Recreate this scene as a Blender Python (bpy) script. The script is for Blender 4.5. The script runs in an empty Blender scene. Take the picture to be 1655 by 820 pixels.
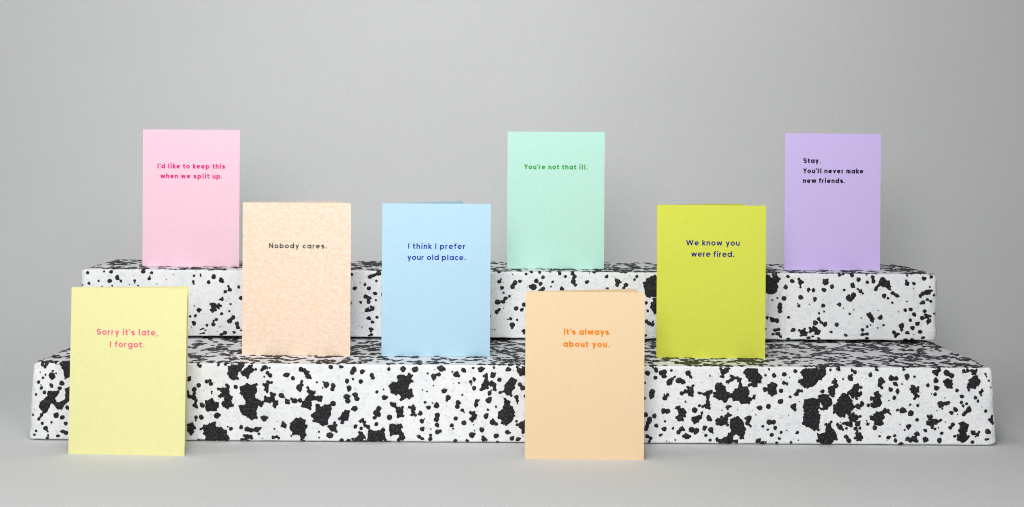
import bpy, math, random
import numpy as np
from mathutils import Vector, Matrix, noise
from mathutils.geometry import delaunay_2d_cdt
from math import pi, sin, cos, radians as R

# ------------------------------------------------------------------ camera, world, light
C = bpy.context.scene.collection
SC = bpy.context.scene
F = 2299.0                 # focal length in photo pixels (photo is 1655 wide)
CX, HY = 827.5, 250.0      # principal point
ROLL = 0.0060
HC = 0.2690                # camera height above the table

cam_data = bpy.data.cameras.new('camera')
cam = bpy.data.objects.new('camera', cam_data)
C.objects.link(cam)
cam.location = (0, 0, HC)
cam.rotation_euler = (pi/2, -ROLL, 0)
cam_data.sensor_width = 36
cam_data.lens = F/1655*36
cam_data.shift_y = -(410-HY)/1655
cam_data.clip_start = 0.02
cam_data.clip_end = 60
cam_data.dof.use_dof = True
cam_data.dof.focus_distance = 1.36
cam_data.dof.aperture_fstop = 18
SC.camera = cam

W = bpy.data.worlds.new('World'); SC.world = W; W.use_nodes = True
W.node_tree.nodes['Background'].inputs[0].default_value = (0.93, 0.97, 1.0, 1)
W.node_tree.nodes['Background'].inputs[1].default_value = 0.02

def area(name, loc, target, size, power, col, sy=None):
    l = bpy.data.lights.new(name, 'AREA'); l.energy = power; l.color = col
    l.shape = 'RECTANGLE'; l.size = size; l.size_y = sy or size
    o = bpy.data.objects.new(name, l); C.objects.link(o); o.location = loc
    o.rotation_euler = (Vector(target)-Vector(loc)).to_track_quat('-Z', 'Y').to_euler()
    return o
area('key_softbox', (-0.15, -0.20, 0.55), (0, 1.45, 0.15), 0.4, 12.6, (1.0, 0.99, 0.985))
area('upper_front_softbox', (-0.05, 0.55, 0.62), (0, 1.45, 0.15), 0.25, 1.0, (1.0, 0.99, 0.98))
area('fill_softbox', (0.6, -0.4, 0.8), (0, 1.45, 0.15), 0.6, 3.3, (0.97, 0.99, 1.0))
area('side_softbox', (-1.3, 0.9, 0.8), (0, 1.6, 0.2), 0.7, 4.3, (0.96, 0.985, 1.0))
area('overhead_softbox', (-0.2, 0.70, 1.6), (-0.18, 0.95, 0), 0.8, 8.4, (1.0, 1.0, 1.0))
area('backdrop_spot', (-0.1, 0.3, 0.9), (-0.05, 2.17, 0.6), 0.4, 1.1, (1.0, 1.0, 1.0)).data.spread = R(60)

SC.render.engine = 'CYCLES'
SC.cycles.pixel_filter_type = 'BLACKMAN_HARRIS'
SC.cycles.filter_width = 1.05
vs = SC.view_settings
vs.view_transform = 'Standard'; vs.look = 'None'; vs.exposure = 0.06; vs.gamma = 1.0
vs.use_curve_mapping = False

rnd = random.Random(7)

# ------------------------------------------------------------------ helpers
def setp(o, label=None, cat=None, group=None, kind=None):
    if label: o['label'] = label
    if cat: o['category'] = cat
    if group: o['group'] = group
    if kind: o['kind'] = kind
    return o

def mesh_obj(name, verts, faces, mat, parent=None, smooth=False, uvs=None):
    me = bpy.data.meshes.new(name)
    me.from_pydata([tuple(v) for v in verts], [], faces)
    me.materials.append(mat)
    if smooth:
        me.polygons.foreach_set('use_smooth', [True]*len(me.polygons))
    me.update()
    o = bpy.data.objects.new(name, me); C.objects.link(o)
    if parent: o.parent = parent
    return o

def empty(name, loc, rz=0):
    o = bpy.data.objects.new(name, None); C.objects.link(o)
    o.location = loc; o.rotation_euler = (0, 0, rz); o.empty_display_size = 0.02
    return o

def lin(c):
    return tuple(((v/255)/12.92 if v/255 <= 0.04045 else ((v/255+0.055)/1.055)**2.4) for v in c)

class NT:
    def __init__(s, name):
        s.m = bpy.data.materials.new(name); s.m.use_nodes = True
        s.t = s.m.node_tree; s.b = s.t.nodes['Principled BSDF']
    def n(s, typ, **kw):
        nd = s.t.nodes.new(typ)
        for k, v in kw.items():
            if k in nd.inputs: nd.inputs[k].default_value = v
            else: setattr(nd, k, v)
        return nd
    def l(s, a, b): s.t.links.new(a, b)

def ramp(nt, stops):
    r = nt.n('ShaderNodeValToRGB'); e = r.color_ramp.elements
    while len(e) < len(stops): e.new(0.5)
    for i, (p, c) in enumerate(stops):
        e[i].position = p; e[i].color = (*c, 1)
    return r

# ------------------------------------------------------------------ materials
def backdrop_mat():
    t = NT('grey_seamless_paper')
    tc = t.n('ShaderNodeTexCoord')
    n1 = t.n('ShaderNodeTexNoise', Scale=3.0, Detail=3.0)
    n2 = t.n('ShaderNodeTexNoise', Scale=620.0, Detail=2.0)
    t.l(tc.outputs['Object'], n1.inputs['Vector']); t.l(tc.outputs['Object'], n2.inputs['Vector'])
    r1 = ramp(t, [(0.3, (0.645, 0.653, 0.650)), (0.7, (0.672, 0.680, 0.677))])
    t.l(n1.outputs['Fac'], r1.inputs[0])
    r2 = ramp(t, [(0.25, (0.92, 0.92, 0.92)), (0.75, (1.07, 1.07, 1.07))])
    t.l(n2.outputs['Fac'], r2.inputs[0])
    mx = t.n('ShaderNodeMix', data_type='RGBA', blend_type='MULTIPLY'); mx.inputs[0].default_value = 1
    t.l(r1.outputs[0], mx.inputs[6]); t.l(r2.outputs[0], mx.inputs[7])
    t.l(mx.outputs[2], t.b.inputs['Base Color'])
    t.b.inputs['Roughness'].default_value = 0.85
    t.b.inputs['Specular IOR Level'].default_value = 0.25
    bp = t.n('ShaderNodeBump', Strength=0.15, Distance=0.0003)
    t.l(n2.outputs['Fac'], bp.inputs['Height']); t.l(bp.outputs[0], t.b.inputs['Normal'])
    return t.m

def foam_white():
    t = NT('white_bead_foam')
    tc = t.n('ShaderNodeTexCoord')
    nd = t.n('ShaderNodeTexNoise', Scale=170.0, Detail=3.0)
    n1 = t.n('ShaderNodeTexNoise', Scale=28.0, Detail=4.0, Roughness=0.6)
    n2 = t.n('ShaderNodeTexNoise', Scale=310.0, Detail=3.0, Roughness=0.65)
    v = t.n('ShaderNodeTexVoronoi', Scale=230.0, feature='DISTANCE_TO_EDGE')
    for k in (nd, n1, n2, v): t.l(tc.outputs['Object'], k.inputs['Vector'])
    base = ramp(t, [(0.3, (0.78, 0.80, 0.82)), (0.62, (0.86, 0.87, 0.88))])
    t.l(n1.outputs['Fac'], base.inputs[0])
    fl = ramp(t, [(0.0, (0.10, 0.10, 0.11)), (0.235, (0.32, 0.32, 0.34)), (0.30, (0.80, 0.80, 0.81)), (0.38, (1, 1, 1))])
    t.l(n2.outputs['Fac'], fl.inputs[0])
    sm = ramp(t, [(0.30, (0.86, 0.87, 0.88)), (0.48, (1, 1, 1))])
    t.l(nd.outputs['Fac'], sm.inputs[0])
    a = t.n('ShaderNodeMix', data_type='RGBA', blend_type='MULTIPLY'); a.inputs[0].default_value = 1
    b = t.n('ShaderNodeMix', data_type='RGBA', blend_type='MULTIPLY'); b.inputs[0].default_value = 0.8
    t.l(base.outputs[0], a.inputs[6]); t.l(fl.outputs[0], a.inputs[7])
    t.l(a.outputs[2], b.inputs[6]); t.l(sm.outputs[0], b.inputs[7])
    t.l(b.outputs[2], t.b.inputs['Base Color'])
    t.b.inputs['Roughness'].default_value = 0.55
    t.b.inputs['Specular IOR Level'].default_value = 0.35
    vr = ramp(t, [(0.0, (0, 0, 0)), (0.12, (1, 1, 1))])
    t.l(v.outputs['Distance'], vr.inputs[0])
    b1 = t.n('ShaderNodeBump', Strength=0.12, Distance=0.0006)
    b2 = t.n('ShaderNodeBump', Strength=0.6, Distance=0.0012)
    t.l(vr.outputs[0], b1.inputs['Height']); t.l(n2.outputs['Fac'], b2.inputs['Height'])
    t.l(b1.outputs[0], b2.inputs['Normal']); t.l(b2.outputs[0], t.b.inputs['Normal'])
    return t.m

def foam_black():
    t = NT('black_bead_foam')
    tc = t.n('ShaderNodeTexCoord')
    n2 = t.n('ShaderNodeTexNoise', Scale=420.0, Detail=3.0, Roughness=0.6)
    t.l(tc.outputs['Object'], n2.inputs['Vector'])
    r = ramp(t, [(0.35, (0.008, 0.008, 0.010)), (0.6, (0.017, 0.017, 0.021)), (0.74, (0.035, 0.035, 0.04))])
    t.l(n2.outputs['Fac'], r.inputs[0]); t.l(r.outputs[0], t.b.inputs['Base Color'])
    t.b.inputs['Roughness'].default_value = 0.5
    t.b.inputs['Specular IOR Level'].default_value = 0.28
    bp = t.n('ShaderNodeBump', Strength=0.5, Distance=0.0008)
    t.l(n2.outputs['Fac'], bp.inputs['Height']); t.l(bp.outputs[0], t.b.inputs['Normal'])
    return t.m

def paper(name, col, mottle=None, E=1.0):
    t = NT(name)
    tc = t.n('ShaderNodeTexCoord')
    n = t.n('ShaderNodeTexNoise', Scale=900.0, Detail=2.0)
    g = t.n('ShaderNodeTexNoise', Scale=190.0, Detail=4.0, Roughness=0.6)
    t.l(tc.outputs['Object'], n.inputs['Vector']); t.l(tc.outputs['Object'], g.inputs['Vector'])
    c = Vector(lin(col))/E
    if mottle:
        mp = t.n('ShaderNodeMapping'); mp.inputs['Scale'].default_value = (1, 1, 1.5)
        t.l(tc.outputs['Object'], mp.inputs[0])
        mt = t.n('ShaderNodeTexNoise', Scale=215.0, Detail=5.0, Roughness=0.66, Distortion=0.3)
        t.l(mp.outputs[0], mt.inputs['Vector'])
        r = ramp(t, [(0.36, tuple(Vector(lin(mottle))/E)), (0.50, tuple(c)), (0.62, tuple(Vector(lin((253, 234, 214)))/E))])
        t.l(mt.outputs['Fac'], r.inputs[0])
    else:
        r = ramp(t, [(0.3, tuple(c*0.975)), (0.7, tuple(c*1.018))])
        t.l(g.outputs['Fac'], r.inputs[0])
    t.l(r.outputs[0], t.b.inputs['Base Color'])
    t.b.inputs['Roughness'].default_value = 0.8
    t.b.inputs['Specular IOR Level'].default_value = 0.2
    bp = t.n('ShaderNodeBump', Strength=0.25, Distance=0.0002)
    t.l(n.outputs['Fac'], bp.inputs['Height']); t.l(bp.outputs[0], t.b.inputs['Normal'])
    return t.m

def ink(name, col):
    t = NT(name)
    tc = t.n('ShaderNodeTexCoord'); n = t.n('ShaderNodeTexNoise', Scale=700.0, Detail=2.0)
    t.l(tc.outputs['Object'], n.inputs['Vector'])
    c = Vector(lin(col))*0.86
    r = ramp(t, [(0.3, tuple(c*0.93)), (0.7, tuple(c*1.05))])
    t.l(n.outputs['Fac'], r.inputs[0]); t.l(r.outputs[0], t.b.inputs['Base Color'])
    t.b.inputs['Roughness'].default_value = 0.6
    t.b.inputs['Specular IOR Level'].default_value = 0.2
    return t.m

# ------------------------------------------------------------------ backdrop: one sheet of paper, sweeping up
y0, yc, rad, ztop = -2.2, 1.62, 0.55, 3.2
prof = [(y0+(yc-y0)*i/30, 0.0) for i in range(31)]
prof += [(yc+rad*sin(a), rad-rad*cos(a)) for a in [pi/2*i/32 for i in range(1, 33)]]
prof += [(yc+rad, rad+(ztop-rad)*i/16) for i in range(1, 17)]
xs = np.linspace(-2.6, 2.6, 41)
bv, bf = [], []
for (py, pz) in prof:
    for x in xs: bv.append((x, py, pz))
nx = len(xs)
for j in range(len(prof)-1):
    for i in range(nx-1):
        bf.append((j*nx+i, j*nx+i+1, (j+1)*nx+i+1, (j+1)*nx+i))
bd = mesh_obj('ground', bv, bf, backdrop_mat(), smooth=True)
setp(bd, 'pale grey seamless paper sweeping up from the table into the backdrop', kind='structure')

# ------------------------------------------------------------------ foam blocks
MW, MB_ = foam_white(), foam_black()

class Block:
    """A foam slab. Local frame: x across, y into the picture (front face at y=0), z up."""
    def __init__(s, s_front, width, depth, height, zbase, xc, seed, gap=0.0):
        s.s = s_front; s.Y = F/s_front; s.w = width; s.d = depth; s.h = height; s.z = zbase
        s.xc = xc; s.seed = seed; s.gap = gap; s.r = 0.0020
    def surf(s, p, off=0.0):
        """sharp-box point -> point on the rounded, slightly lumpy slab"""
        r = s.r
        hx = s.w/2
        # the ends are a bit more battered than the long edges
        q = Vector((max(-hx+r, min(hx-r, p[0])), max(r, min(s.d-r, p[1])), max(r, min(s.h-r, p[2]))))
        dv = Vector(p)-q
        if dv.length < 1e-9: dv = Vector((0, -1, 0))
        n = dv.normalized()
        P = q + n*r
        ex = max(0.0, 1-(hx-abs(P.x))/0.022)
        k = Vector((P.x+s.seed*3.1, P.y, P.z))
        nn = 0.00022*noise.noise(k*45) + ex*(0.0015*noise.noise(k*110)+0.0013*noise.noise(k*260)) \
             + ex*0.0016*noise.noise(k*38)
        if abs(n.z) > 0.9: nn *= (0.3+0.7*ex)
        # worn corner: the vertical end edges are softly cut back
        ER = 0.0075
        P = P + n*(nn+off)
        t_ = min(ER, max(0.0, ER-(hx-abs(P.x))))
        cut = ER-math.sqrt(max(0, ER*ER-t_*t_))
        P.y += cut*max(0.0, 1-P.y/0.05)*0.8
        P.z += (-cut*P.z/s.h*0.8 + cut*(1-P.z/s.h)*0.7)
        # the very end tapers in slightly towards the top, as cut
        P.x -= math.copysign(ex*0.0042*(P.z/s.h), P.x) if s.seed == 1 else 0
        # underside lifts towards the perimeter: the slab only bears on its middle
        if s.gap:
            edge = min(hx-abs(P.x), P.y, s.d-P.y)
            t_ = min(1.0, max(0.0, 2.2-max(0, edge)/0.022))
            P.z += s.gap*t_*max(0.0, 1-P.z/0.012)*(1+0.35*noise.noise(Vector((P.x*60, 3, s.seed))))
        return P
    def body(s):
        def axis(L, step, c0):
            e = [0, .0005, .0010, .0015, .0022, .0034, .0050, .0075, .0105]
            m = int((L-0.021)/step)
            mid = [0.0105+(L-0.021)*i/m for i in range(1, m)]
            return [v+c0 for v in e+mid+[L-x for x in reversed(e)]]
        X = axis(s.w, 0.0045, -s.w/2); Y = axis(s.d, 0.0065, 0); Z = axis(s.h, 0.0035, 0)
        idx = {}; V = []; Fc = []
        def vid(x, y, z):
            k = (round(x, 6), round(y, 6), round(z, 6))
            if k not in idx:
                idx[k] = len(V); V.append(s.surf((x, y, z)))
            return idx[k]
        def grid(A, B, f, flip):
            for i in range(len(A)-1):
                for j in range(len(B)-1):
                    q = [vid(*f(A[i], B[j])), vid(*f(A[i+1], B[j])), vid(*f(A[i+1], B[j+1])), vid(*f(A[i], B[j+1]))]
                    Fc.append(q[::-1] if flip else q)
        grid(X, Z, lambda a, b: (a, 0, b), False)
        grid(X, Z, lambda a, b: (a, s.d, b), True)
        grid(X, Y, lambda a, b: (a, b, s.h), False)
        grid(X, Y, lambda a, b: (a, b, 0), True)
        grid(Y, Z, lambda a, b: (-s.w/2, a, b), True)
        grid(Y, Z, lambda a, b: (s.w/2, a, b), False)
        return V, Fc
    def px(s, x, y):
        """photo pixel on the front face -> local (x, z)"""
        xu = x + ROLL*(y-HY); yu = y - ROLL*(x-CX)
        return (xu-CX)/s.s - s.xc, HC-(yu-HY)/s.s - s.z

def parse(tiles):
    out = []
    for ox, oy, sc, txt in tiles:
        for ent in txt.replace('\n', ' ').split('/'):
            ent = ent.strip()
            if not ent: continue
            if ent[0] == 'P':
                v = [float(q) for q in ent[1:].replace(',', ' ').split()]
                out.append(('P', [(ox+v[i]/sc, oy+v[i+1]/sc) for i in range(0, len(v), 2)]))
            else:
                ds = []
                for d in ent.split(';'):
                    a = [float(q) for q in d.replace(',', ' ').split()]
                    ds.append((ox+a[0]/sc, oy+a[1]/sc, a[2]/sc))
                out.append(('D', ds))
    return out

k5 = 848/150
LOWER = [
(300, 580, k5, '''115,55,12;132,68,14/300,55,12/P355,42 500,42 535,55 510,100 480,120 480,190 440,195 400,170 380,140 390,90/
P505,130 540,95 580,60 610,55 620,95 650,95 590,135 565,180 545,160 515,150/720,80,22;700,100,14;745,85,10/768,82,9/745,130,15;770,150,20/718,165,8/
30,185,20/193,207,17;222,200,14;235,228,16/118,243,20/82,278,20;80,315,12;75,355,22;35,345,17;95,380,15;85,425,20;100,445,10/238,300,8;240,320,6/
P290,270 340,265 370,265 375,230 405,245 395,290 400,320 430,355 415,385 435,430 385,460 350,440 325,405 360,375 345,345 315,365 300,345 330,310/460,260,17/
P500,255 560,225 600,240 650,225 655,295 630,330 640,360 690,385 715,400 700,435 665,425 645,470 650,545 605,560 570,535 520,510 480,430 550,420 550,385 535,370 530,340 490,320/
P705,235 750,200 795,210 760,240 745,305 725,290/P720,345 775,350 780,305 820,320 815,370 845,395 820,450 790,435 795,395 765,405 715,385/
155,425,20/P180,385 240,362 265,395 300,395 300,440 280,475 200,480 180,450/285,518,25;305,515,17/95,535,16;93,565,8/145,536,21/718,547,25;740,540,15/
P15,600 60,585 95,630 70,680 50,705 15,660/P130,640 165,605 220,595 270,575 275,620 330,625 375,660 375,690 400,740 385,762 110,762 105,730 145,740 175,750 185,715 160,690 165,655/
385,622,8/415,640,16/508,630,16/560,645,22;595,655,20;650,648,24;680,635,12/P530,700 560,695 610,700 615,735 575,735 575,768 490,768 510,745 540,735/
670,690,12/810,640,8/800,725,16;835,720,14/705,735,5'''),
(450, 580, k5, '''205,98,20;235,108,20;255,130,22;270,160,24;295,178,10/75,147,21/132,180,16/480,75,20/568,73,14;585,75,10/690,95,23;675,125,22/765,118,20/
215,205,12;190,262,26;215,240,15/627,203,18/680,187,9/752,208,20/440,235,24;410,212,8/500,245,22;492,278,18/405,265,7/352,216,9/646,268,22/
25,335,22;45,350,10/80,395,20;72,378,12;95,405,12/150,385,22;120,370,12;195,380,18/
P265,255 290,285 330,300 330,345 375,345 400,345 395,385 370,395 345,380 300,385 310,430 290,465 215,440 215,400 240,370 275,330 265,290/
622,348,24;634,383,22/705,330,22;715,368,20/700,455,25;672,462,10/502,410,22/
P345,415 370,410 385,440 430,420 480,420 475,480 480,520 455,545 450,600 410,615 350,580 315,575 320,545 300,515 340,480/48,606,24;30,615,10/
P110,590 150,545 210,540 245,560 245,600 265,610 245,650 250,710 235,770 210,760 195,700 130,700 110,650 105,620/118,710,9/5,730,10/
P565,535 580,500 615,470 648,475 645,515 635,560 600,575 580,595 570,560 545,550/P455,615 500,605 515,575 535,600 535,675 490,665 465,645/
470,702,28/370,670,10/370,727,8/578,757,22/638,760,18/703,620,17/P725,575 765,545 790,570 795,600 835,605 835,670 790,620 775,590/756,635,15/
P740,665 770,670 795,725 800,770 680,772 670,745 715,720 735,695'''),
(600, 580, k5, '''160,95,15/292,92,23/400,100,25;412,82,12/5,150,20;18,175,14/
P240,150 290,145 320,160 350,130 370,150 365,185 382,200 345,240 335,275 375,290 385,345 350,368 320,355 270,385 255,375 275,345 255,325 215,325 180,310 165,245 190,220 235,215/
640,90,25;665,95,16;612,82,12/835,103,14/515,135,10/572,163,24;590,150,10;618,145,18/775,145,24;800,158,14;740,120,8/800,220,8/570,245,7/52,303,14/112,280,8/
120,357,20;140,357,12;100,347,6/670,292,19/468,285,7/508,300,7/705,355,22;690,378,12/832,330,8/
P175,400 230,400 232,440 295,440 295,530 245,540 235,490 215,450 175,435/490,398,12/597,428,23/525,445,18;560,405,7/792,400,20;787,435,20/835,470,14/
P345,435 385,420 398,440 398,505 410,525 375,520 345,515 370,500 365,470/70,455,22;45,495,24;65,505,20;28,540,16/168,535,24/450,500,18/605,515,22;597,555,22/
602,603,17/770,545,18/465,575,18;485,550,6/48,598,18/738,608,18/748,638,9/838,587,14/
P-30,690 -15,655 60,655 100,640 105,620 120,640 125,700 135,755 185,760 185,778 -40,778/
P170,600 220,600 270,595 282,615 270,645 295,690 315,730 290,750 250,768 230,745 255,715 255,690 215,695 170,705 165,650/
465,645,20/545,643,7/605,672,22;630,660,14/437,718,18;465,738,14/543,700,13;540,738,18/635,775,18/770,760,19/440,780,9'''),
(710, 580, k5, '''310,85,10/385,97,24;360,90,10;410,88,8/220,103,20/500,80,12/630,97,20/P705,70 800,70 800,160 740,155 710,120/493,150,22;510,135,10/548,193,20/
320,187,15/286,210,15;292,240,6/320,265,18/P405,150 430,135 445,165 440,200 485,205 520,235 520,290 490,295 490,265 480,245 455,240 440,275 400,280 395,298 370,290 385,245 405,200/
460,315,19;475,288,8/P625,205 665,170 705,195 690,270 665,290 660,345 625,335 600,310 550,310 545,300 595,280 600,240/
P565,340 600,360 655,395 640,420 670,440 690,490 685,525 670,555 655,580 610,610 570,595 555,550 535,545 540,495 580,460 590,420 600,385/
737,235,18;762,268,20/785,340,14/705,350,19;712,385,14;714,410,6/210,330,8/450,382,25/340,385,16;335,418,18;362,378,8/518,440,10/212,470,15;228,490,6/445,467,10/
P278,485 320,480 342,515 330,550 300,578 278,560 300,530/426,525,21/224,585,21/485,580,24;490,555,10;517,595,16/387,648,21/300,700,26;322,690,10/322,658,7/
520,710,22/410,745,25;398,718,12;430,752,12/662,735,20/625,672,20;650,678,7/720,740,18/253,757,15/533,770,13/705,572,12/P700,600 795,560 795,680 760,680 745,640/312,604,6/765,712,5'''),
(1035, 580, k5, '''65,132,22/140,95,18;145,112,16;115,80,10/190,130,20;215,122,24;212,158,20/282,108,12/137,175,17/265,210,24;285,188,14;315,165,10;255,230,16/
350,200,26;385,205,20/435,130,24;460,165,14/637,157,8/P728,82 812,82 805,120 760,145 755,175 735,170 735,130/
P700,220 735,220 770,250 790,300 830,325 870,330 840,350 805,360 775,400 750,380 715,375 670,345 665,315 690,300 680,260/
40,220,10/110,300,23;105,335,24/35,360,14/225,360,22;250,330,14/218,325,7/P430,250 485,240 490,300 480,345 450,340 430,315 390,310 400,290 430,285/378,318,18/
412,393,9/345,365,4/P527,305 590,310 615,295 655,290 660,315 630,335 630,400 635,460 600,455 590,435 565,445 560,430 600,415 605,370 600,340 535,330/
540,430,13/495,470,24/215,475,23;250,480,22/P325,440 355,430 370,455 395,455 420,490 415,530 385,525 388,565 355,570 325,545 325,525 355,510 345,480 310,455/
800,440,15;818,435,12;795,460,9/745,472,6/P470,545 520,525 545,520 545,490 568,490 560,540 525,580 490,595 475,575/627,545,22;645,560,12/
P685,565 735,525 770,540 770,510 805,495 845,515 800,535 795,570 800,615 760,605 730,615 690,600/50,515,19/128,523,21/85,555,22;70,585,20;58,620,18;50,645,18/146,612,18/
225,572,11/218,642,20/298,635,10/350,670,20;375,640,18;395,650,12/465,650,24;512,658,24/587,628,18/645,650,25;662,675,8/598,703,14/425,715,24;395,712,14;450,712,14/
180,702,13;195,695,9/62,712,18;95,730,16;80,765,12;50,785,14/318,748,8/637,747,13/240,760,6/265,773,5/
P690,735 740,740 790,715 815,680 845,690 845,745 895,740 885,775 845,770 800,798 735,795 715,770 695,755'''),
(1185, 580, k5, '''P-65,205 -25,180 -20,150 35,165 65,175 70,225 85,255 130,260 145,320 135,350 175,360 185,325 200,345 200,375 165,380 150,410 75,410 55,385 0,385 -20,330 0,310 10,285 45,265 50,230 45,195 10,190 -20,210 -50,240/
P-20,550 40,525 75,555 120,635 100,700 95,735 75,740 60,708 20,690 -5,700 -25,680/
P95,120 130,88 220,92 240,140 262,175 255,215 225,220 215,255 140,250 145,225 175,215 140,200 115,160/325,96,9/295,152,11/373,152,20/467,142,22/568,115,17/515,170,6/463,220,16;490,228,13/
P275,270 320,260 320,235 360,215 400,235 395,290 400,320 355,345 330,325 320,300 280,295/437,294,19/518,347,12/430,390,22/245,450,21/322,438,22/550,440,24;565,420,14;560,460,16/
578,325,18;595,292,16;625,295,14/207,513,6/505,515,5/138,548,24;150,540,20;130,590,20;158,615,12/330,580,23;370,576,20/273,617,12/384,632,18/318,648,10/351,698,18/438,672,13/490,655,6/
588,675,14/420,735,12/228,757,22;215,768,12/398,778,14/270,785,24;290,775,14/528,775,13/595,750,7/620,797,9/665,798,9/
P620,120 660,88 770,85 780,62 848,70 845,140 800,190 770,210 720,260 650,265 620,235 595,215 595,190 640,180 640,150 625,145/
P645,375 710,358 750,365 785,365 790,420 780,490 795,520 785,590 780,660 740,655 690,625 635,600 640,540 650,490 640,430/815,300,18/605,392,5/805,460,10'''),
(1335, 580, k5, '''P-85,675 -50,690 -10,675 0,590 35,590 60,640 85,670 105,745 60,765 40,800 -15,800 -40,785 -85,760 -75,720/45,578,12/
P-70,340 -40,325 20,330 50,370 60,415 40,430 5,465 -25,470 -30,430 -55,400/
40,103,12/115,98,17;100,95,10/238,105,14;264,124,16/222,180,22;235,150,12/157,187,9/405,148,18/463,100,15/709,98,13/78,210,20;90,245,22;80,185,10/P25,260 50,250 85,280 80,325 65,350 35,330 25,300/
P195,320 235,275 260,235 290,228 300,250 325,255 300,280 295,305 328,310 325,330 285,350 280,375 265,350 235,360 220,330/
P105,375 150,318 190,325 235,375 245,415 265,440 240,465 225,495 185,500 165,535 130,535 100,505 65,495 65,430 95,405/290,435,22/328,412,20;325,392,8/388,424,16/
P200,505 250,492 285,515 318,525 285,555 270,580 215,565 205,540/P150,590 200,575 235,570 240,620 205,620 185,610 155,605/288,595,23/270,640,18;285,660,10/310,637,12/186,637,12/
108,605,16;130,625,22;152,648,12/130,580,6/P255,735 275,700 275,670 315,675 335,725 320,755 290,755/183,715,20;207,750,20/505,205,28;488,240,20;508,265,14;525,210,15/
598,180,24;640,182,19/630,228,18;648,240,10/740,160,23;738,185,12/808,163,9/695,233,7/590,283,18;580,265,8/652,298,18/
P405,350 440,350 445,310 470,298 498,330 497,370 510,405 490,440 455,448 415,440 410,420 430,395 430,375 405,370/
P400,530 430,520 460,485 490,490 545,455 575,465 600,520 560,495 520,510 520,530 535,535 515,560 520,600 480,612 445,600 440,570 405,550/
445,630,20/380,600,14;372,565,6/622,360,15/575,382,7/770,420,10/838,427,14/698,472,26/650,470,12/773,497,25/832,558,16/752,620,21;765,612,15/718,650,9/490,712,12/570,725,18/627,705,14/
635,755,17/682,787,18/440,795,18/747,735,20;770,755,18/678,600,5'''),
(1470, 580, k5, '''P0,275 20,240 45,245 85,255 85,290 65,310 85,350 45,375 45,330 15,305/70,685,18/P25,715 60,705 75,770 45,765 25,740/8,748,20/42,165,9/
240,125,24;220,120,16;268,100,20;250,150,12/240,200,22;240,175,8/345,135,24;385,155,24;365,145,14/P310,205 345,180 388,195 395,235 390,270 345,270 320,245/
P520,95 625,98 610,145 585,145 560,120 520,115/495,115,16/P530,235 545,190 590,158 625,155 655,200 640,245 600,275 560,270 535,295 525,270/
166,243,17/243,272,21/233,326,16/200,322,6/435,290,14/480,347,16/655,310,16;675,292,14;662,335,10/602,357,17/628,388,13/715,140,12;725,165,8/750,200,10/765,260,8/
290,420,28;270,410,16;325,410,18;350,405,18;298,455,10/472,400,15/522,412,13/490,430,13/323,357,6/250,475,6/422,467,19/385,495,17/540,470,24;515,490,16;495,510,16/
705,480,15/668,440,5/P165,520 210,505 205,550 245,555 290,560 250,595 220,605 235,650 205,640 185,610 155,600 160,575 190,565 175,545/
142,655,15/292,682,16/412,712,14/395,602,18;373,632,16/P440,590 490,575 535,600 530,650 520,700 545,720 520,755 480,775 435,750 435,710 460,690 450,650 465,615/
580,678,20;595,690,12/620,695,18;640,670,10;605,715,8/713,665,22;735,672,12/P728,555 775,520 775,605 750,590/147,745,24;140,735,20/273,750,22/573,768,17/700,742,12;720,740,10/
265,630,6/327,580,5/438,508,6'''),
(40, 555, 4.825, '''130,165,18;160,155,18;150,185,12/105,225,5/208,250,22/218,215,8/245,233,6/130,270,10;155,245,8/92,303,13/120,348,13/115,325,5/208,330,14/290,313,18/148,382,14/75,400,10/
P230,140 300,140 360,145 360,260 310,285 300,200 280,160 235,160/270,352,14/
P180,375 265,372 265,395 235,430 240,465 270,460 310,440 320,350 360,340 360,430 310,480 290,515 265,515 235,480 210,465 195,500 165,545 140,540 105,500 110,470 145,440 175,410/
330,500,14/50,560,9/125,560,13;103,590,12/245,562,19/293,578,17/320,625,15/133,625,13/208,617,8/162,665,18;178,690,8/300,690,16;322,700,18/85,685,10/72,718,10/182,722,8/258,728,13/175,745,12'''),
]
k6 = 6.073
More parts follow.
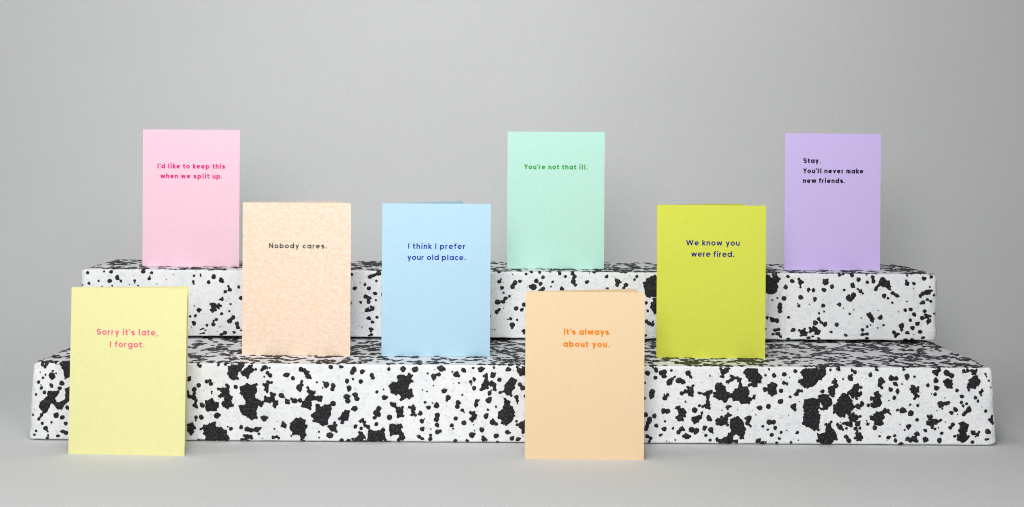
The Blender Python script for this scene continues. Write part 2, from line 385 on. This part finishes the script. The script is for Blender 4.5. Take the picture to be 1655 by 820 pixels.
UPPER = [
(120, 410, 5.468, '''117,172,13/262,158,8/326,160,15/613,160,17/685,170,12/378,213,18/216,242,10/309,242,16/412,243,12/130,262,12/65,270,8/533,240,12;535,260,6/664,222,14;668,200,6/565,283,8/
335,285,7/730,270,5/813,228,5/880,187,5/487,272,5/245,290,6'''),
(300, 430, 6.31, '''85,100,12/152,85,8;155,103,8/78,160,14;82,180,10/285,110,22/235,167,19/363,148,24;360,130,14;380,160,14/448,243,20;435,205,12;405,262,16/542,215,15/568,327,22/
370,340,18;345,345,8/88,410,7/137,450,20/P245,385 290,375 315,395 345,385 368,405 345,430 310,430 310,460 270,475 250,455 260,420/457,390,10/447,462,11/367,487,16/47,515,13/99,510,14/
84,587,21/58,622,6/315,547,14;285,560,10;278,595,17/217,603,13/487,525,20;442,562,20;460,565,14/525,587,20;535,632,18/568,665,12/155,655,9;177,643,11/202,665,10/185,703,13;152,712,8/
400,705,20;362,728,17;400,690,14/495,698,15/105,50,5/237,45,5/350,620,6/323,680,5'''),
(560, 410, 4.314, '''163,163,14;190,152,12;225,138,17/208,192,9/38,147,9/57,243,13/128,218,9/156,243,14/200,278,12/133,300,14;155,310,14;155,335,12;100,340,9/205,325,7/
143,395,15;165,395,10;180,385,13;170,370,8/157,450,13/212,444,11/180,478,11/172,530,14;170,548,9/173,580,14;155,590,8/107,515,4/95,205,4'''),
(785, 425, 6.075, '''130,90,14/263,113,6/133,185,18;152,160,7/158,245,18/175,293,10/290,195,22;262,235,20;268,218,14/337,181,16/192,350,18;170,385,16;205,345,12/118,387,25/233,327,12/
107,482,20;132,460,15/175,445,5/302,447,20/353,463,17/374,410,20/243,547,13;215,557,6/307,560,10/262,610,24;258,640,12/370,675,18;378,710,10/88,655,7/60,650,5'''),
(845, 425, 7.355, '''38,132,16/103,107,18/200,113,16/325,103,12/437,127,20/240,172,19/505,163,17/125,285,38;100,285,22/160,218,24/210,250,22/235,315,24/200,328,14/357,225,14/335,283,11/
465,315,24/590,130,20;620,160,20;605,185,18;600,225,28;622,265,18/760,230,20;775,222,14/845,105,18/795,122,7/998,163,18/1007,308,16/1130,220,28;1120,265,22;1165,228,10/
1225,260,24;1200,300,18/1225,110,16/1355,160,16/1328,200,16/1345,343,8/P1430,235 1470,190 1510,175 1530,160 1580,150 1630,180 1630,405 1480,405 1455,360 1460,310 1435,285'''),
(1040, 460, 8.2, '''P20,0 190,0 180,80 130,130 80,190 30,140 20,80/P130,180 200,180 200,380 150,390 120,350 90,300 100,240 130,230/35,245,22/55,350,18/40,490,24;75,515,26;115,530,28;125,495,12/30,690,18/130,725,6'''),
(1230, 425, k6, '''P20,105 80,105 85,145 110,150 115,105 150,100 160,130 190,155 175,180 155,200 165,245 145,290 95,310 20,290/263,135,16/305,180,19/242,238,19/
370,160,14;385,185,20;410,190,10;385,215,10;388,240,9/467,263,17;463,290,6/514,267,17/633,190,28;650,165,10;615,170,10/695,233,20/616,268,18/768,122,14;810,112,10/815,268,13/
225,350,22/160,345,10/110,365,8/389,340,21/528,355,18/185,410,20;187,440,22;185,475,20/370,425,14;360,400,6/608,420,19/770,408,18/477,408,7/572,497,10/620,478,9/808,445,7/
58,537,13/270,535,14/110,560,22;155,568,22;135,560,14/565,552,17;588,583,13;627,605,22/532,590,24/P365,660 430,640 435,665 460,690 445,735 385,740 385,700/
P470,635 515,620 545,635 585,670 570,710 535,715 520,675 470,685/318,660,20/743,607,20/135,662,17;172,652,16/167,703,22;190,738,16/115,710,16/42,650,12/265,772,18/463,758,18/507,738,13/
567,765,15/690,683,14/833,725,17'''),
(1370, 425, k6, '''43,122,20/108,165,21/185,117,9/192,192,17/245,142,18;253,180,20/50,225,20/97,257,10;127,278,18;150,300,10/355,325,20/396,348,12/440,295,18;480,322,18;500,330,10/438,390,12/
P320,150 350,142 380,175 410,180 420,235 425,265 400,270 360,235 325,220 295,245 285,280 260,270 265,235 300,210/60,318,24;50,340,18;25,360,22;12,325,16;0,345,20/
585,123,11/583,205,22;575,175,10/652,207,16/752,157,20/820,135,16/808,237,10/712,325,17;740,305,18;775,290,24;800,285,22;825,272,12/850,318,12/783,360,14;818,377,14/740,390,20;718,400,12/
300,468,6/60,460,7/20,502,11/P190,500 215,488 245,520 260,550 250,585 225,580 205,535/320,540,20/565,465,17/618,458,18/653,505,18/757,475,18/
P755,500 790,510 820,520 815,580 790,600 770,580 785,555 760,530/730,543,20/614,563,17/683,600,20/640,640,20/710,682,21/353,613,12/295,640,8/147,658,16/192,628,12;225,612,7/
145,715,18;188,708,20/190,765,18/530,620,22;530,655,16/455,685,20;470,710,20;495,705,18;467,740,14/580,690,18;600,700,10/738,755,20/565,780,16/632,778,16/650,713,6/133,543,7/
850,500,10/498,480,6/580,380,7/645,250,6'''),
]

def inside(p, poly):
    c = False; n = len(poly); j = n-1
    for i in range(n):
        (xi, yi), (xj, yj) = poly[i], poly[j]
        if (yi > p[1]) != (yj > p[1]) and p[0] < (xj-xi)*(p[1]-yi)/(yj-yi)+xi: c = not c
        j = i
    return c

def edist(p, poly):
    best = 9e9
    for i in range(len(poly)):
        a = Vector(poly[i]); b = Vector(poly[(i+1) % len(poly)]); q = Vector(p)
        ab = b-a; t = max(0, min(1, (q-a).dot(ab)/max(1e-12, ab.length_squared)))
        best = min(best, (q-a-ab*t).length)
    return best

def fill_poly(poly, step, rr):
    """bead centres filling a traced clump"""
    xs_ = [p[0] for p in poly]; ys_ = [p[1] for p in poly]
    out = []
    y = min(ys_); row = 0
    while y <= max(ys_):
        x = min(xs_)+(step/2 if row % 2 else 0)
        while x <= max(xs_):
            p = (x+rr.uniform(-.28, .28)*step, y+rr.uniform(-.28, .28)*step)
            if inside(p, poly):
                d = edist(p, poly)
                if d > step*0.30: out.append((p[0], p[1], min(step*0.92, d+step*0.12)))
            x += step
        y += step*0.87; row += 1
    if not out:
        cx = sum(xs_)/len(xs_); cy = sum(ys_)/len(ys_)
        out.append((cx, cy, step*.5))
    # tips of the traced outline get a small bead of their own
    for (a, b) in poly:
        cx = sum(xs_)/len(xs_); cy = sum(ys_)/len(ys_)
        v = Vector((cx-a, cy-b)); 
        if v.length > 1e-9: v.normalize()
        q = (a+v.x*step*.27, b+v.y*step*.27)
        if inside(q, poly) and all((q[0]-o[0])**2+(q[1]-o[1])**2 > (step*.42)**2 for o in out):
            out.append((q[0], q[1], step*.42))
    return out

def cells(beads, rr):
    """bead discs -> angular cells, cut along the lines where neighbours meet"""
    res = []
    for i, (x, y, r) in enumerate(beads):
        n = 7 if r > 0.001 else 6
        a0 = rr.uniform(0, 6.28)
        poly = []
        for k in range(n):
            q = r*(rr.uniform(.84, 1.10) if rr.random() > .12 else rr.uniform(1.2, 1.55))
            t = a0+2*pi*(k+rr.uniform(-.2, .2))/n
            poly.append(Vector((x+q*cos(t), y+q*sin(t))))
        for j, (u, v, s) in enumerate(beads):
            if i == j: continue
            dx, dy = u-x, v-y; d2 = dx*dx+dy*dy; d = math.sqrt(d2)
            if d < 1e-7 or d > (r+s)*1.2: continue
            t = min(.9, max(.1, 0.5+(r*r-s*s)/(2*d2)))
            m = Vector((x+dx*t, y+dy*t)); nrm = Vector((dx/d, dy/d))
            g = 0.00001
            new = []
            for k in range(len(poly)):
                A, B = poly[k], poly[(k+1) % len(poly)]
                da = (A-m).dot(nrm)-g; db = (B-m).dot(nrm)-g
                if da <= 0: new.append(A)
                if (da < 0) != (db < 0) and abs(da-db) > 1e-12: new.append(A+(B-A)*(da/(da-db)))
            poly = new
            if len(poly) < 3: break
        if len(poly) >= 3: res.append((poly, (x, y), r))
    return res

def chip_geo(cl, to3, V, Fc):
    """each bead: rim just under the skin, a shoulder and a low crown"""
    for poly, c, r in cl:
        n = len(poly)
        cc = sum(poly, Vector((0, 0)))/n
        k0 = len(V)
        tx = 0.05*sin(c[0]*9e3+c[1]*5e3); ty = 0.05*cos(c[0]*7e3-c[1]*8e3)
        V.extend(to3(p.x, p.y, 0.00008) for p in poly)
        V.extend(to3(p.x*.93+cc.x*.07, p.y*.93+cc.y*.07, 0.00022) for p in poly)
        if r > 0.0009:
            V.extend(to3(p.x*.6+cc.x*.4, p.y*.6+cc.y*.4, 0.00048+tx*(p.x-cc.x)+ty*(p.y-cc.y)) for p in poly)
            V.append(to3(cc.x, cc.y, 0.00055))
            rings = 2
        else:
            V.append(to3(cc.x, cc.y, 0.00025)); rings = 1
        for q in range(rings):
            for i in range(n):
                j = (i+1) % n
                Fc.append((k0+q*n+i, k0+q*n+j, k0+(q+1)*n+j, k0+(q+1)*n+i))
        t = k0+(rings)*n; top = len(V)-1
        for i in range(n):
            Fc.append((t+i, t+(i+1) % n, top))

def base_sheet(poly, beads, to3, V, Fc):
    """solid skin of a clump, following the traced outline with a slightly ragged edge"""
    pts = []
    n = len(poly)
    for i in range(n):
        a, b = Vector(poly[i]), Vector(poly[(i+1) % n])
        pts.append(a)
        L = (b-a).length
        m = int(L/0.0030)
        nr = Vector((-(b-a).y, (b-a).x)).normalized() if L > 0 else Vector((0, 0))
        for k in range(1, m+1):
            w = (noise.noise(Vector((a.x*900+k*7.3, a.y*900, 2.2))))*0.0020
            pts.append(a.lerp(b, k/(m+1))+nr*w)
    cons = list(range(len(pts)))
    res = delaunay_2d_cdt(pts+[Vector(b[:2]) for b in beads], [], [cons], 1, 1e-7)
    k0 = len(V)
    V.extend(to3(p.x, p.y, 0.00016) for p in res[0])
    for f in res[2]: Fc.append(tuple(k0+q for q in f))

def necks(beads, to3, V, Fc):
    for (x, y, r), (u, v, q) in zip(beads, beads[1:]):
        d = Vector((u-x, v-y)); L = d.length
        if L < 1e-6 or L > (r+q)*1.5: continue
        d.normalize(); nr = Vector((-d.y, d.x)); h = min(r, q)*0.62
        k0 = len(V)
        for P in (Vector((x, y))+nr*r*.8, Vector((x, y))-nr*r*.8, Vector(((x+u)/2, (y+v)/2))-nr*h, Vector((u, v))-nr*q*.8, Vector((u, v))+nr*q*.8, Vector(((x+u)/2, (y+v)/2))+nr*h):
            V.append(to3(P.x, P.y, 0.00010))
        Fc.append((k0, k0+1, k0+2, k0+5)); Fc.append((k0+5, k0+2, k0+3, k0+4))

def build_block(B, tiles, label, top_density, top_y):
    root = empty('foam_block', (B.xc, B.Y, B.z))
    setp(root, label, 'foam block', 'speckled foam slabs stacked as steps')
    V, Fc = B.body()
    body = mesh_obj('body', V, Fc, MW, root, smooth=True)
    rr = random.Random(B.seed*11+3)
    comps = []                      # (visible size, beads, mapping)
    front = lambda a, b, off: B.surf((a, 0.0, b), off)
    top = lambda a, b, off: B.surf((a, b, B.h), off)
    for kind, data in parse(tiles):
        if kind == 'P':
            poly = [B.px(*p) for p in data]
            beads = fill_poly(poly, 0.0036, rr)
            poly = [(max(-B.w/2+.0003, min(B.w/2-.0003, a)), max(.0001, min(B.h+.0008, b))) for a, b in poly]
        else:
            beads = [(*B.px(x, y), r/B.s*1.22) for x, y, r in data]
        beads = [(a, b, r) for a, b, r in beads if abs(a) < B.w/2-0.0002 and -0.0 < b < B.h+0.001]
        over = [(a, r) for a, b, r in beads if b > B.h-max(r, .0022)]
        for a, r in over:
            comps.append((r*r*.2, [(a, .0016, r*1.05), (a+rr.uniform(-.001, .001), .0048, r*1.1), (a+rr.uniform(-.002, .002), .0085, r*.9)], top, 'chain'))
        if beads: comps.append((sum(r*r for _, _, r in beads), beads, front, poly if kind == 'P' else 'chain'))
    # unseen stretches of the front, behind the cards: scattered the same way
    for (xa, xb, za, zb) in B.hidden:
        for _ in range(int((xb-xa)*(zb-za)*9000)):
            a, b = rr.uniform(xa, xb), rr.uniform(za, zb); nb = rr.choice([1, 1, 1, 2, 3, 5])
            beads = [(a, b, 0.002)]
            for k in range(nb-1):
                q = rr.choice(beads); t = rr.uniform(0, 6.28)
                beads.append((q[0]+.0032*cos(t), q[1]+.0032*sin(t), rr.uniform(.0014, .0022)))
            beads = [q for q in beads if 0.002 < q[1] < B.h-0.002]
            if beads: comps.append((sum(r*r for _, _, r in beads)*.01, beads, front))
    # top: clumps of beads, from a clump field
    pts = []; step = 0.0047
    ya, yb = top_y
    row = 0; y = ya
    grid = {}
    while y < yb:
        x = -B.w/2+0.0025+(step/2 if row % 2 else 0)
        while x < B.w/2-0.0025:
            p = (x+rr.uniform(-.25, .25)*step, y+rr.uniform(-.25, .25)*step)
            k = Vector((p[0]+B.seed*7, p[1], 1.7))
            f = 0.9*noise.noise(k*95)+0.7*noise.noise(k*200)+0.25*noise.noise(k*31)
            if f > top_density: grid[(int(x/step*2), row)] = (p[0], p[1], step*rr.uniform(.42, .70)); pts.append(grid[(int(x/step*2), row)])
            x += step
        y += step*0.87; row += 1
    # connected clumps
    par = list(range(len(pts)))
    def find(i):
        while par[i] != i: par[i] = par[par[i]]; i = par[i]
        return i
    bins = {}
    for i, p in enumerate(pts): bins.setdefault((int(p[0]/.006+1000), int(p[1]/.006+1000)), []).append(i)
    for (a, b), L in bins.items():
        nb = [j for da in (-1, 0, 1) for db in (-1, 0, 1) for j in bins.get((a+da, b+db), [])]
        for i in L:
            for j in nb:
                if i < j and (pts[i][0]-pts[j][0])**2+(pts[i][1]-pts[j][1])**2 < (pts[i][2]+pts[j][2])**2*.85:
                    par[find(i)] = find(j)
    grp = {}
    for i in range(len(pts)): grp.setdefault(find(i), []).append(pts[i])
    for g in grp.values(): comps.append((sum(r*r for _, _, r in g)*0.14, g, top))
    # tiny crumbs
    for _ in range(1000):
        a, b = rr.uniform(-B.w/2+.004, B.w/2-.004), rr.uniform(.003, B.h-.003)
        if noise.noise(Vector((a*18+B.seed, b*18, 5))) < -0.05: continue
        comps.append((0, [(a, b, rr.choice([.00016, .0002, .0003, .0004]))], front))
    comps.sort(key=lambda c: -c[0])
    SV, SF = [], []
    n_parts = 0
    for i, (sz, beads, to3, *ex) in enumerate(comps):
        ex = ex[0] if ex else None
        if n_parts < 296 and sz > 2.0e-6:
            V, Fc = [], []
            if ex == 'chain': necks(beads, to3, V, Fc)
            elif ex: base_sheet(ex, beads, to3, V, Fc)
            chip_geo(cells(beads, rr), to3, V, Fc)
            if Fc:
                mesh_obj('black_bead_clump', V, Fc, MB_, root, smooth=False); n_parts += 1
        else:
            if ex == 'chain': necks(beads, to3, SV, SF)
            chip_geo(cells(beads, rr), to3, SV, SF)
    st = mesh_obj('small_black_beads', SV, SF, MB_, root, smooth=False)
    st['kind'] = 'stuff'
    return root

TH = 0.0728
S1, S2 = 1736.0, 1535.0
lower = Block(S1, 0.9040, 0.335, TH, 0.0, 0.0, 1, gap=0.0009)
upper = Block(S2, 0.9040, 0.139, TH, TH, 0.0, 2, gap=0.0030)
lower.xc = (828.5+ROLL*400-CX)/S1
upper.xc = (822.0+ROLL*245-CX)/S2
def hid(B, x0, x1, y0_, y1_):
    a = B.px(x0, y1_); b = B.px(x1, y0_)
    return (a[0], b[0], max(.003, a[1]), min(B.h-.003, b[1]))
lower.hidden = [hid(lower, 116, 296, 590, 712), hid(lower, 853, 1036, 592, 716)]
upper.hidden = [hid(upper, 140, 297, 472, 550), hid(upper, 398, 566, 440, 552), hid(upper, 622, 788, 440, 552),
                hid(upper, 856, 1030, 480, 552), hid(upper, 1072, 1226, 440, 552)]
build_block(lower, LOWER, 'wide white foam slab with large black clumps, the lower step lying on the grey paper', 0.05, (0.0035, 0.33))
build_block(upper, UPPER, 'white foam slab with sparser black flecks, stacked as the upper step on the lower slab', 0.10, (0.0035, 0.134))

# ------------------------------------------------------------------ lettering: a geometric sans drawn with strokes
def glyph(ch, w):
    """centre-line strokes; cap height 1, x-height .72. Returns (strokes, advance)."""
    h = w/2; X = .76; r = X/2-h; S = []
    def L(*p): S.append([(p[i], p[i+1]) for i in range(0, len(p), 2)])
    def arc(cx, cy, rx, a0, a1, ry=None, n=20):
        ry = ry or rx
        return [(cx+rx*cos(R(a0+(a1-a0)*i/n)), cy+ry*sin(R(a0+(a1-a0)*i/n))) for i in range(n+1)]
    def A(*a, **k): S.append(arc(*a, **k))
    AS = 1.02
    if ch == ' ': return [], .25
    if ch == 'o': A(.38, .38, r, 0, 360, n=28); return S, .76
    if ch == 'c': A(.38, .38, r, 42, 318); return S, .66
    if ch == 'e': A(.38, .38, r, 0, 318, n=24); S.append(('bar', h, .37, .76-h, .37)); return S, .76
    if ch == 'a': A(.38, .38, r, 0, 360, n=28); L(.78-h, X, .78-h, 0); return S, .78
    if ch == 'd': A(.38, .38, r, 0, 360, n=28); L(.78-h, AS, .78-h, 0); return S, .78
    if ch == 'b': A(.40, .38, r, 0, 360, n=28); L(h, AS, h, 0); return S, .78
    if ch == 'p': A(.40, .38, r, 0, 360, n=28); L(h, X, h, -.29); return S, .78
    if ch == 'g':
        A(.38, .38, r, 0, 360, n=28); S.append([(.78-h, X), (.78-h, -.02)]+arc(.40, -.02, .38-h, 0, -140, ry=.29-h)[1:]); return S, .78
    if ch in 'nh':
        q = .32-h; L(h, AS if ch == 'h' else X, h, 0)
        S.append([(h, .36)]+arc(h+q, X-h-q, q, 180, 0)+[(h+2*q, 0)]); return S, .64
    if ch == 'm':
        q = .28-h; L(h, X, h, 0)
        S.append([(h, .36)]+arc(h+q, X-h-q, q, 180, 0)+[(h+2*q, 0)])
        S.append([(h+2*q, .36)]+arc(h+3*q, X-h-q, q, 180, 0)+[(h+4*q, 0)]); return S, 1.12-w
    if ch == 'u':
        q = .32-h; S.append([(h, X)]+arc(h+q, h+q, q, 180, 360)+[(h+2*q, X)]); L(h+2*q, X, h+2*q, 0); return S, .64
    if ch == 'r':
        q = .27-h; L(h, X, h, 0); S.append([(h, .34)]+arc(h+q, X-h-q, q, 180, 62)); return S, .42
    if ch == 'i': L(h+.04, X, h+.04, 0); S.append(('dot', h+.04, .98, w*.60)); return S, w+.08
    if ch == 'l': L(h+.05, AS, h+.05, 0); return S, w+.10
    if ch == 'I': L(h+.03, 1, h+.03, 0); return S, w+.06
    if ch == 'k': L(h, AS, h, 0); L(.52, .74, h, .31); L(.20, .42, .54, .0); return S, .58
    if ch == 't':
        S.append([(.17, .94), (.17, .24)]+arc(.17+.20-0.0, .24, .20, 180, 285, ry=.24-h)[1:]); L(0, X-h, .44, X-h); return S, .46
    if ch == 'f':
        S.append([(.17, 0), (.17, .78)]+arc(.17+.20, .78, .20, 180, 75, ry=.26-h)[1:]); L(0, X-h, .42, X-h); return S, .44
    if ch in 'sS':
        H = X if ch == 's' else 1.0; rs = (H-w)/4; e = 1.62 if ch == 's' else 1.40; cx = rs*e+h
        S.append(arc(cx, H-h-rs, rs*e*.96, 32, 270, ry=rs)+arc(cx, h+rs, rs*e, 90, -148, ry=rs)[1:]); return S, 2*cx
    if ch == 'v': L(h, X, .32, .02); L(.64-h, X, .32, .02); return S, .64
    if ch == 'y': L(h, X, .35, .08); L(.68-h, X, .26, -.29); return S, .68
    if ch == 'w': L(h, X, .27, .03); L(.27, .03, .49, .72); L(.49, .72, .71, .03); L(.71, .03, .98-h, X); return S, .98
    if ch == 'W': L(h, 1, .36, .03); L(.36, .03, .64, .95); L(.64, .95, .92, .03); L(.92, .03, 1.28-h, 1); return S, 1.28
    if ch == 'Y': L(h, 1, .38, .42); L(.76-h, 1, .38, .42); L(.38, .46, .38, 0); return S, .70
    if ch == 'N': L(h, 0, h, 1); L(h, .96, .78-h, .04); L(.78-h, 0, .78-h, 1); return S, .78
    if ch == "'": L(.13, 1.02, .07, .74); return S, .16
    if ch == ',': L(.12, .12, .05, -.16); return S, .18
    if ch == '.': S.append(('dot', .14, .12, .118)); return S, .24
    raise ValueError(ch)

def text_mesh(txt, x0, x1, zb, cap, w, slope=0.0, XS=1.06):
    """line of text from x0 to x1 (local metres) on baseline zb, standing just proud of the plane y=0"""
    gl = [([((('bar',)+tuple(q*(XS if i_ % 2 == 0 else 1) for i_, q in enumerate(st[1:]))) if st[0] == 'bar' else ('dot', st[1]*XS, st[2], st[3])) if st[0] in ('dot', 'bar') else [(p[0]*XS, p[1]) for p in st] for st in S], a*XS) for S, a in (glyph(c, w) for c in txt)]
    tot = sum(a for _, a in gl)
    track = ((x1-x0)/cap-tot)/(len(txt)-1)
    V, Fc = [], []; x = 0.0; k = 0
    for S, adv in gl:
        for st in S:
            k += 1; yo = -(0.00005+0.000008*(k % 5))
            if st[0] == 'dot':
                _, cx, cy, rd = st
                b = len(V); n = 14
                for i in range(n): V.append((x0+cap*(x+cx+rd*cos(2*pi*i/n)), yo, zb+cap*(cy+rd*sin(2*pi*i/n))))
                Fc.append(tuple(range(b, b+n)))
                continue
            ww = w
            if st[0] == 'bar': ww = w*.72; st = [(st[1], st[2]), (st[3], st[4])]
            pts = [Vector(p) for p in st]; b = len(V); n = len(pts)
            closed = (pts[0]-pts[-1]).length < 1e-6
            for i, p in enumerate(pts):
                if closed and i in (0, n-1): d = (pts[1]-pts[0]).normalized()+(pts[-1]-pts[-2]).normalized()
                elif i == 0: d = pts[1]-pts[0]
                elif i == n-1: d = pts[-1]-pts[-2]
                else: d = (pts[i+1]-p).normalized()+(p-pts[i-1]).normalized()
                d.normalize(); nr = Vector((-d.y, d.x))*(ww/2)
                for q in (p+nr, p-nr): V.append((x0+cap*(x+q.x), yo, zb+cap*q.y))
            for i in range(n-1): Fc.append((b+2*i, b+2*i+1, b+2*i+3, b+2*i+2))
        x += adv+track
    out = []
    for (a, y, z) in V: out.append((a, y, z+slope*(a-x0)))
    return out, Fc

# ------------------------------------------------------------------ cards
CW, CH, PT = 0.105, 0.148, 0.0004
def panel(ang, curl, seed):
    """one leaf of the card, fold at x=0; ang turns it back about the fold"""
    nx_, nz_ = 16, 20; V = []; Fc = []
    for side in (0, 1):
        for j in range(nz_+1):
            for i in range(nx_+1):
                u = i/nx_; v = j/nz_
                bow = curl*(u*(1-u)*4*0.0005+0.0006*u*u*(v-.3))
                x = u*CW; y = bow+(PT if side else 0)
                V.append((x*cos(ang)-y*sin(ang), x*sin(ang)+y*cos(ang), v*CH))
    n = (nx_+1)*(nz_+1); g = lambda s, i, j: s*n+j*(nx_+1)+i
    for j in range(nz_):
        for i in range(nx_):
            Fc.append((g(0, i, j), g(0, i+1, j), g(0, i+1, j+1), g(0, i, j+1)))
            Fc.append((g(1, i, j), g(1, i, j+1), g(1, i+1, j+1), g(1, i+1, j)))
    for i in range(nx_):
        Fc.append((g(0, i, 0), g(1, i, 0), g(1, i+1, 0), g(0, i+1, 0)))
        Fc.append((g(0, i, nz_), g(0, i+1, nz_), g(1, i+1, nz_), g(1, i, nz_)))
    for j in range(nz_):
        Fc.append((g(0, 0, j), g(0, 0, j+1), g(1, 0, j+1), g(1, 0, j)))
        Fc.append((g(0, nx_, j), g(1, nx_, j), g(1, nx_, j+1), g(0, nx_, j+1)))
    return V, Fc

def spine(ang):
    """the rounded fold joining the two leaves"""
    V = []; Fc = []; n = 6
    for z in (0, CH):
        for i in range(n+1):
            a = -pi/2-(pi-ang)*i/n if False else -pi/2-(pi/2+pi/2-ang)*i/n*0.98
            V.append((0.00005+PT*.5*cos(a)*1.0, PT*.5+PT*.5*sin(a)*1.0, z))
    for i in range(n): Fc.append((i, i+1, n+1+i+1, n+1+i))
    return V, Fc

def card(s, xl, xr, yb, h_px, zsurf, yaw, openang, col, mats, lines, weight, label, mottle=None, lean=0.0, E=1.0):
    """s: photo px per metre at the card; xl/xr bottom corners in the photo; lines: (text, x0, x1, baseline)"""
    ym = yb
    xu = (xl+ROLL*(ym-HY)-CX)/s; xv = (xr+ROLL*(ym-HY)-CX)/s
    xc = (xu+xv)/2
    Yc = F/s
    x0 = xc-CW/2*cos(R(yaw)); y0_ = Yc+CW/2*sin(R(yaw))
    root = empty('greeting_card', (x0, y0_, zsurf), -R(yaw))
    root.rotation_euler = (-R(lean), 0, -R(yaw))
    setp(root, label, 'card', 'folded greeting cards standing on the steps and paper')
    pm = paper(mats+'_paper', col, mottle, E)
    fp = mesh_obj('front_panel', *panel(0, -0.5, 1), pm, root, smooth=False)
    bp = mesh_obj('back_panel', *panel(R(openang), 0.6, 2), pm, root)
    bp.location = (0.0, PT*1.02, 0)
    mesh_obj('fold', *spine(R(openang)), pm, root, smooth=True)
    return root, fp

def lines_on(fp, xl, xr, yb, h_px, lines, cap_px, weight, inkm):
    weight *= 1.18
    k = CW/(xr-xl); kz = CH/h_px
    for (t, a, b, base) in lines:
        # undo the small roll of the camera so that the lines lie square on the card
        base_u = base-ROLL*(a-xl)*0 - ROLL*((a+b)/2-(xl+xr)/2)
        V, Fc = text_mesh(t, (a-0.8-xl)*k, (b-0.8-xl)*k, (yb-base_u)*kz, cap_px*kz, weight)
        V = [(x, y-0.5*4*(x/CW)*(1-x/CW)*0.0005-0.0003*abs((z/CH)-.3)*(x/CW)**2-0.00005, z) for x, y, z in V]
        o = mesh_obj('printed_text', V, Fc, inkm, fp)

BACK, MID, FRONT = 1495.0, 1668.0, 1829.0
z2, z1, z0 = 2*TH+0.0002, TH+0.0002, 0.0
specs = [
 dict(s=BACK, xl=231, xr=385.5, yb=430.5, h=222, z=z2, yaw=1, op=28, col=(249, 208, 224), E=1.07, mat='pink', cap=7.8, w=.20, ink=(244, 40, 132),
      lab='pale pink card with hot pink text, leftmost of the cards on the upper foam slab',
      lines=[("I'd like to keep this", 254.8, 363.4, 271.6), ('when we split up.', 259.7, 358.8, 287.7)]),
 dict(s=BACK, xl=819.5, xr=976, yb=432, h=221.5, z=z2, yaw=-1, op=13, col=(192, 236, 221), E=1.07, mat='mint', cap=7.9, w=.20, ink=(62, 172, 60),
      lab='mint green card with green text, middle card on the upper foam slab',
      lines=[("You're not that ill.", 847, 949.5, 271.3)]),
 dict(s=BACK-5, xl=1267.5, xr=1423, yb=437, h=220, z=z2, yaw=-3, op=26, col=(194, 176, 224), E=0.865, mat='lilac', cap=7.8, w=.21, ink=(24, 8, 34),
      lab='lilac purple card with black text, rightmost of the cards on the upper foam slab',
      lines=[('Stay.', 1297.5, 1325.7, 264.6), ("You'll never make", 1297.3, 1395.7, 281.2), ('new friends.', 1297.3, 1365.8, 296.8)]),
 dict(s=MID, xl=391.5, xr=565.5, yb=573.5, h=246, z=z1, yaw=1.0, op=33, col=(251, 225, 202), E=1.12, mat='peach_mottled', cap=8.0, w=.165, ink=(28, 52, 66),
      lab='mottled peach card with dark navy text, leftmost on the lower foam slab',
      mottle=(251, 216, 187), lines=[('Nobody cares.', 435, 528.2, 400.9)]),
 dict(s=MID, xl=617.5, xr=791, yb=577, h=246, z=z1, yaw=0, op=44, col=(189, 225, 245), E=1.13, mat='sky_blue', cap=8.7, w=.165, ink=(18, 46, 172),
      lab='sky blue card with dark blue text, in the middle of the lower foam slab',
      lines=[('I think I prefer', 659.6, 751.4, 403.9), ('your old place.', 658.6, 752, 421.9)]),
 dict(s=MID, xl=1061.5, xr=1236, yb=579, h=246, z=z1, yaw=1, op=30, col=(212, 218, 80), E=1.03, mat='lime', cap=8.9, w=.165, ink=(30, 18, 130),
      lab='bright lime green card with navy text, rightmost on the lower foam slab',
      lines=[('We know you', 1108.6, 1194.8, 397.9), ('were fired.', 1117, 1186, 416)]),
 dict(s=FRONT-10, xl=110, xr=298, yb=734.6, h=271, z=z0, yaw=3.5, op=20, bw=0.972, col=(242, 238, 173), E=1.1, mat='pale_yellow', cap=9.7, w=.17, ink=(255, 108, 150), lean=2.2,
      lab='pale yellow card with pink text, standing on the grey paper at front left',
      lines=[("Sorry it's late,", 152.9, 252.3, 540.4), ('I forgot.', 174.7, 231.4, 560.3)]),
 dict(s=FRONT, xl=848, xr=1040.5, yb=743, h=271, z=z0, yaw=1.5, op=18, col=(240, 212, 172), E=1.09, mat='tan', cap=9.6, w=.20, ink=(255, 138, 4),
      lab='plain light tan card with orange text, standing on the grey paper in front of slabs',
      lines=[("It's always", 910.5, 984.3, 541.4), ('about you.', 909.8, 984.6, 561.3)]),
]
for d in specs:
    root, fp = card(d['s'], d['xl'], d['xr'], d['yb'], d['h'], d['z'], d['yaw'], d['op'], d['col'], d['mat'], d['lines'], d['w'], d['lab'], d.get('mottle'), d.get('lean', 0), d['E'])
    if d.get('bw'): [setattr(c.scale, 'x', d['bw']) for c in root.children if c.name.startswith('back_panel')]
    lines_on(fp, d['xl'], d['xr'], d['yb'], d['h'], d['lines'], d['cap'], d['w'], ink(d['mat']+'_text_ink', d['ink']))
